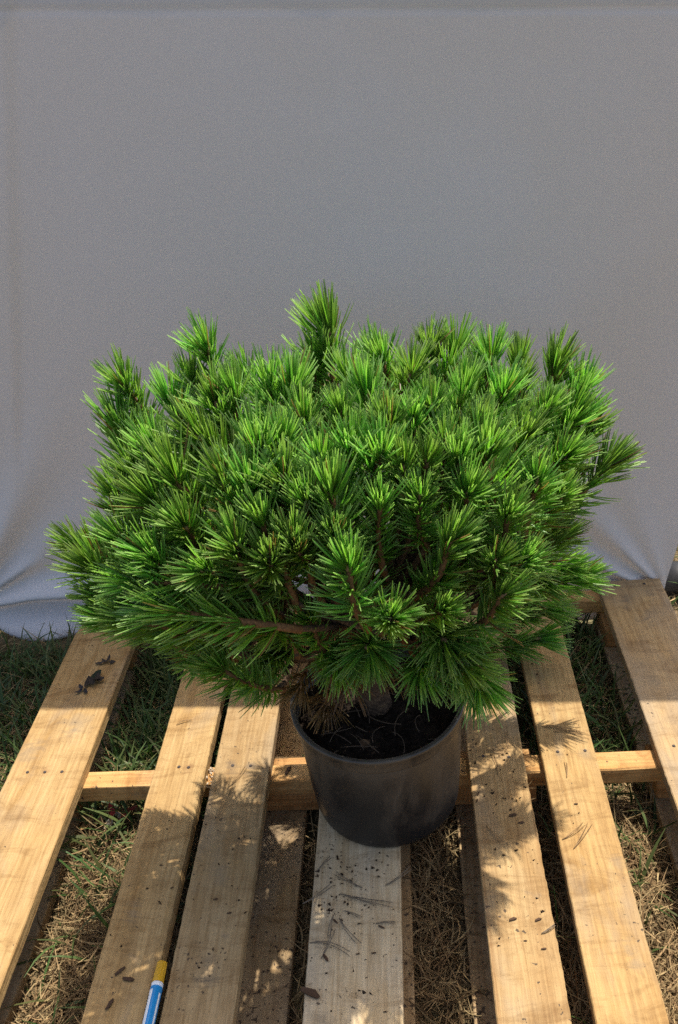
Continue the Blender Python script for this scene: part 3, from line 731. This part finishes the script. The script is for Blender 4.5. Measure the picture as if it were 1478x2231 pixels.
# leafy weed beyond the sheet's right edge
weed = tag(empty('leafy_weed', (0.74, 2.02, GZ)), 'leafy green weed growing in the sun beyond the sheet', 'weed')
lm = [tint(leaf_mesh('leaf', 0.07, 0.017, 0.25, 0.5, seed=k), (0.07, 0.15+0.02*k, 0.03)) for k in range(3)]
for m_ in lm: m_.materials.append(M_GRASS)
g = np.random.default_rng(77); stems = []
for k in range(9):
    a = g.uniform(0, 6.28); top = Vector((g.normal(0, .06), g.normal(0, .06), g.uniform(.08, .17)))
    stems.append(tube_verts([Vector((0, 0, 0)), top*0.5+Vector((0.006, 0, 0)), top], [0.0022, 0.002, 0.0012], 6))
    for q in range(4):
        o = link('leaf', lm[int(g.integers(3))], None, weed); o.location = top*(0.45+0.18*q); o.rotation_euler = (g.normal(0, .3), -g.uniform(0.1, 0.8), g.uniform(0, 6.28)); s_ = g.uniform(.6, 1.1); o.scale = (s_,)*3
tubes('stem', stems, simple('weed_stem', (0.10, 0.15, 0.04), 0.6, 0.3, 0.2), weed)

# ------------------------------------------------------------------ paint marker
pen = tag(empty('paint_marker', (-0.4215, 0.60, 0.0095)), 'blue and white paint marker with a yellow cap lying on a plank', 'marker')
M_CAP = simple('yellow_cap', (0.62, 0.33, 0.012), 0.42, 0.4); M_BLUE = simple('blue_barrel', (0.015, 0.24, 0.55), 0.28, 0.5)
M_WHT = simple('white_print', (0.80, 0.80, 0.80), 0.35, 0.45); M_INK = simple('dark_print', (0.12, 0.13, 0.16), 0.5, 0.3)
def turned(name, prof, m, seg=32, ridge=0.0, y0=0):
    V = []; Fc = []
    for r, y in prof:
        for q in range(seg):
            a = 2*math.pi*q/seg; rr = r*(1+(ridge if q % 4 < 2 else -ridge))
            V.append((rr*math.cos(a), y, rr*math.sin(a)))
    for k in range(len(prof)-1):
        for q in range(seg): Fc.append((k*seg+q, (k+1)*seg+q, (k+1)*seg+(q+1) % seg, k*seg+(q+1) % seg))
    Fc.append(tuple(reversed(range(seg)))) ; Fc.append(tuple(range((len(prof)-1)*seg, len(prof)*seg)))
    return link(name, mesh(name, V, Fc, ridge == 0), m, pen)
turned('barrel', [(0.0083, -0.035), (0.0088, -0.033), (0.0088, 0.070), (0.0082, 0.0725)], M_BLUE)
turned('collar', [(0.0080, 0.0715), (0.0087, 0.073), (0.0087, 0.0775), (0.0078, 0.0785)], M_WHT)
turned('cap', [(0.0083, 0.0782), (0.0085, 0.080), (0.0080, 0.0865), (0.0079, 0.087)], M_CAP, 48)
turned('cap_grip', [(0.0078, 0.0868), (0.0072, 0.1075), (0.0068, 0.1090), (0.0050, 0.1092)], M_CAP, 48, 0.045)
def patch(name, a0, a1, y0, y1, m, r=0.00893, n=8, parent=pen):
    V = []; Fc = []
    for k in range(n+1):
        a = a0+(a1-a0)*k/n
        for y in (y0, y1): V.append((r*math.cos(a), y, r*math.sin(a)))
    for k in range(n): Fc.append((2*k, 2*k+1, 2*k+3, 2*k+2))
    return link(name, mesh(name, V, Fc, True), m, parent)
lb = patch('label_panel', R(104), R(176), -0.034, 0.0665, M_WHT); patch('label_panel', R(18), R(38), -0.034, 0.062, M_WHT)
g = np.random.default_rng(4)
for k in range(16):
    y = 0.060-k*0.0042; a = R(146)
    patch('print_mark', a-R(g.uniform(4, 8)), a+R(g.uniform(4, 8)), y-0.0028, y, M_INK, 0.00901, 3, lb)

# ------------------------------------------------------------------ sandal by the pallet corner
san = tag(empty('sandal', (0.570, 1.715, GZ)), 'black sandal with a brown footbed lying beside the pallet corner', 'sandal')
san.rotation_euler = (0, 0, R(-8))
def sole_outline(s=1.0):
    pts = []
    for k in range(40):
        a = 2*math.pi*k/40; x = 0.125*math.cos(a); y = 0.042*math.sin(a)*(1.0-0.14*math.cos(a)-0.12*math.cos(2*a+0.3))
        pts.append((x*s+0.115, y*s))
    return pts
def slab(name, outl, z0, z1, m, parent, rise=0.0):
    n = len(outl); V = [(x, y, z0+rise*max(0, 0.05-x)) for x, y in outl]+[(x, y, z1+rise*max(0, 0.05-x)) for x, y in outl]
    Fc = [tuple(reversed(range(n))), tuple(range(n, 2*n))]+[(k, (k+1) % n, n+(k+1) % n, n+k) for k in range(n)]
    return link(name, mesh(name, V, Fc), m, parent)
M_RUB = simple('black_rubber', (0.018, 0.017, 0.017), 0.5, 0.4, 0.3, 60); M_FOOT = simple('brown_footbed', (0.33, 0.12, 0.045), 0.6, 0.3, 0.25, 50)
M_TRIM = simple('pale_stitching', (0.55, 0.53, 0.50), 0.6, 0.3)
slab('sole', sole_outline(1.0), 0.004, 0.036, M_RUB, san, 0.25)
slab('welt', sole_outline(1.012), 0.036, 0.040, M_TRIM, san, 0.25)
slab('footbed', sole_outline(0.96), 0.0402, 0.045, M_FOOT, san, 0.25)
def strap(x0, x1, hgt, name='strap'):
    V = []; Fc = []; n = 14
    for k in range(n+1):
        a = math.pi*k/n
        for x in (x0, x1):
            for th in (0, 0.004):
                V.append((x, (0.043+th)*math.cos(a), 0.040+(hgt+th)*math.sin(a)))
    for k in range(n):
        a = 4*k; Fc += [(a, a+2, a+6, a+4), (a+1, a+5, a+7, a+3), (a, a+4, a+5, a+1), (a+2, a+3, a+7, a+6)]
    return link(name, mesh(name, V, Fc, True), M_RUB, san)
strap(0.004, 0.095, 0.040); strap(0.14, 0.165, 0.05)

# ------------------------------------------------------------------ litter on the planks
PLANK = dict(A='on the wide outer plank next to the dark leaf clump', B='on the plank that carries the marker', C='on the narrow plank beside the marker plank',
             D='on the plank the pot stands on', E='on the splintered plank nearest the pot', F='on the clean narrow plank beside the splintered one', G='on the wide plank by the sandal')
def plank_of(x):
    return PLANK[min(EDG, key=lambda k: abs(x-(EDG[k][0]+EDG[k][1])/2))]
def chip_mesh(seed, l=1, w_=0.34, h=0.22):
    g = np.random.default_rng(seed); bm = bmesh.new(); bmesh.ops.create_icosphere(bm, subdivisions=1, radius=0.5)
    cv = g.uniform(-0.5, 0.5)
    for v in bm.verts: v.co = Vector((v.co.x*l*(1+g.normal(0, .16)), v.co.y*w_*(1+g.normal(0, .28))+cv*v.co.x*v.co.x, v.co.z*h*(1+g.normal(0, .25))))
    me = bpy.data.meshes.new('bark_chip'); bm.to_mesh(me); bm.free(); me.materials.append(M_CHIP); return me
CH = [chip_mesh(k) for k in range(5)]
def chip(px, py, l, rot, label, group=None, z=0.0):
    p = at_z(px, py, z); o = link('bark_chip', CH[int(abs(px)) % 5]); o.location = (p.x, p.y, z+l*0.09); o.rotation_euler = (0, 0, R(rot)); l *= 0.8 if group else 1.0; o.scale = (l, l*0.9, l)
    return tag(o, label+' '+(plank_of(p.x) if z == 0 else 'on the stringer beside the pot') if group else label, 'bark chip', group)
chip(678, 2165, 0.036, -22, 'large dark bark chip overhanging the edge of the centre plank')
chip(280, 2135, 0.024, -8, 'curved dark bark chip beside the marker cap')
chip(240, 2190, 0.022, 68, 'brown bark chip on the plank that carries the marker')
chip(262, 2116, 0.019, 50, 'thin sliver of bark on the marker plank near the grass gap')
for px, py, l, rot in [(710, 2088, .022, -55), (732, 2008, .014, -40), (815, 2077, .012, 5), (832, 2020, .014, -20), (780, 2079, .010, 10), (1118, 2003, .018, 15), (1173, 2004, .016, 20), (1185, 2068, .013, 5), (1145, 2050, .009, 0),
                       (1118, 1777, .022, 12), (1136, 1793, .016, 0), (1255, 1752, .011, 0), (1040, 1745, .013, 80), (1042, 1730, .012, 75), (628, 1680, .03, 70), (500, 1990, .012, 10), (470, 1960, .013, 10), (352, 1885, .009, 0), (840, 2205, .009, 0), (375, 1935, .010, 20)]:
    chip(px, py, l, rot, 'small dark bark crumb lying', 'bark crumbs on the planks', -0.0225 if px == 628 else 0.0)
# loose crumbs of soil
g = np.random.default_rng(15); cen = []; sz = []
def onboard(x):
    return any(a+0.004 < x < b-0.004 for a, b in EDG.values())
def sprinkle(x0, x1, y0, y1, n, smax):
    for k in range(n):
        if k % 9 == 0: c0 = (g.uniform(x0, x1), y0+(y1-y0)*g.random()**0.6, g.uniform(0.004, 0.03))
        x, y = c0[0]+g.normal(0, c0[2]), c0[1]+g.normal(0, c0[2]*0.8)
        if not (x0 < x < x1): continue
        if onboard(x): cen.append((x, y, 0.0006)); sz.append(0.0005+smax*g.random()**4)
sprinkle(-.207, -.068, .74, .90, 260, .0030); sprinkle(-.207, -.068, .6, .80, 60, .0026); sprinkle(.058, .157, .72, 1.15, 150, .0028); sprinkle(-.41, -.305, .62, .98, 70, .0026); sprinkle(-.525, -.43, .62, 1.0, 26, .0022); sprinkle(.19, .28, .65, 1.4, 30, .0022); sprinkle(-.8, -.67, .8, 1.5, 24, .002)
tag(crumbs('soil_crumbs', cen, sz, M_CRUMB, None, 9), 'fine dark soil crumbs spilled on the planks round the pot', 'soil', kind='stuff')
cen = [(g.uniform(-.428, -.409), g.uniform(1.06, 1.112), -0.0215+g.uniform(0, .006)) for k in range(34)]
tag(crumbs('wood_shavings', cen, [g.uniform(.0015, .0045) for k in cen], simple('pale_shaving', (0.52, 0.42, 0.30), 0.9, 0.1, 0.3, 150), None, 12), 'pale wood shavings caught in the gap above the stringer', 'shavings', kind='stuff')
# fallen needles
M_DRYN = simple('dry_needle', (0.30, 0.18, 0.075), 0.6, 0.3); M_GREYN = simple('old_needle', (0.15, 0.115, 0.08), 0.7, 0.2)
def fallen(px, py, rot, L, bend, m, label, group, z=0.0):
    p = at_z(px, py, z); ps = []
    for sgn in (-1, 1):
        pts = [Vector((L*t, bend*L*t*t+sgn*0.06*L*t, 0.0012+0.003*math.sin(math.pi*t))) for t in np.linspace(0, 1, 7)]
        ps.append(tube_verts(pts, [0.0006]*6+[0.0003], 5))
    o = tubes('fallen_needle', ps, m); o.location = (p.x, p.y, z); o.rotation_euler = (0, 0, R(rot)); return tag(o, label+' '+plank_of(p.x), 'pine needle', group)
LBL = 'dry fallen pine needle pair'; GRP = 'fallen needles on the planks'
for px, py, rot, L, bd in [(660, 1970, 20, .055, .3), (742, 1948, -25, .06, .15), (760, 1955, -18, .07, .1), (750, 1985, -30, .03, .1), (820, 2013, 0, .03, 0), (740, 2000, -70, .05, .3), (675, 2055, 5, .06, -.4), (730, 1990, 250, .04, .2), (700, 2090, 60, .05, .2), (690, 1900, 45, .035, .1),
                           (1180, 1583, -8, .075, -.25), (1190, 1580, -20, .08, -.1), (1206, 1595, 0, .045, .1), (1235, 1695, 75, .035, .15), (1225, 1830, 25, .05, .2), (1250, 1850, 48, .06, .1), (1060, 1800, -60, .05, .1), (1100, 1640, 60, .05, .4), (1085, 1690, 80, .05, .3), (1060, 1635, -20, .035, 0),
                           (385, 1580, 40, .03, -.4), (500, 1715, 50, .05, .2), (430, 1480, 60, .03, .3), (440, 1715, -15, .03, 0), (497, 1735, 75, .02, 0), (1180, 2035, 15, .025, .3), (840, 1930, 20, .05, .3), (790, 1935, 160, .05, -.2)]:
    fallen(px, py, rot, L, bd, M_DRYN if py < 1900 else M_GREYN, LBL, GRP)
# needles and roots lying on the potting soil
g = np.random.default_rng(19); ps = []
for k in range(46):
    a = g.uniform(0, 6.28); r = 0.115*math.sqrt(g.random()); L = g.uniform(.02, .06); h = g.uniform(0, 6.28); b = g.normal(0, .4)
    c = Vector((r*math.cos(a), r*math.sin(a), 0.201+0.010*(1-(r/0.133)**2)))
    pts = []
    for t in np.linspace(0, 1, 6):
        q = c+Vector((math.cos(h+b*t)*L*t, math.sin(h+b*t)*L*t, 0.004*math.sin(3.1*t)))
        rr = math.hypot(q.x, q.y)
        if rr > 0.128: q.x *= 0.128/rr; q.y *= 0.128/rr
        pts.append(q)
    if (pts[0]-pts[-1]).length < 0.006: continue
    ps.append(tube_verts(pts, [0.0007]*6, 4))
o = tubes('soil_litter', ps, simple('litter', (0.12, 0.08, 0.05), 0.8, 0.2, 0.4, 90), pot); tag(o, kind='stuff')
# withered leaves
def leafthing(px, py, z, cols, label, seed, L=0.03, n=4):
    p = at_z(px, py, z); e = tag(empty('withered_leaf', (p.x, p.y, z)), label, 'leaf'); g = np.random.default_rng(seed)
    for k in range(n):
        me = tint(leaf_mesh('lobe', L*g.uniform(.7, 1.2), L*0.22, 0.5, g.uniform(.5, 1.4), 6, seed+k), cols[k % len(cols)]); me.materials.append(M_STRAW)
        o = link('lobe', me, None, e); o.location = (g.normal(0, L*0.25), g.normal(0, L*0.25), 0.002+0.001*k); o.rotation_euler = (g.normal(0, .25), g.normal(0, .15), g.uniform(0, 6.28))
leafthing(207, 1478, 0.0, [(0.035, 0.045, 0.028), (0.05, 0.04, 0.032), (0.06, 0.045, 0.035)], 'shrivelled dark green leaf clump on the shaded outer plank', 51, 0.030, 6)
leafthing(236, 1446, 0.0, [(0.075, 0.06, 0.048), (0.055, 0.045, 0.04)], 'small curled grey leaf above the dark leaf clump on the plank', 52, 0.020, 4)
leafthing(183, 1502, 0.0, [(0.05, 0.045, 0.05)], 'tiny withered leaf scrap below the dark leaf clump on the plank', 53, 0.02, 3)
leafthing(215, 1790, -0.105, [(0.36, 0.20, 0.09), (0.30, 0.16, 0.07)], 'dry brown leaf in the grass by the stringer', 54, 0.032, 3)
leafthing(246, 1793, -0.105, [(0.62, 0.56, 0.44)], 'pale dead leaf in the grass by the stringer', 55, 0.028, 2)
leafthing(273, 1776, -0.100, [(0.42, 0.06, 0.06), (0.34, 0.05, 0.05)], 'red leaf in the grass beside the plank', 56, 0.028, 3)
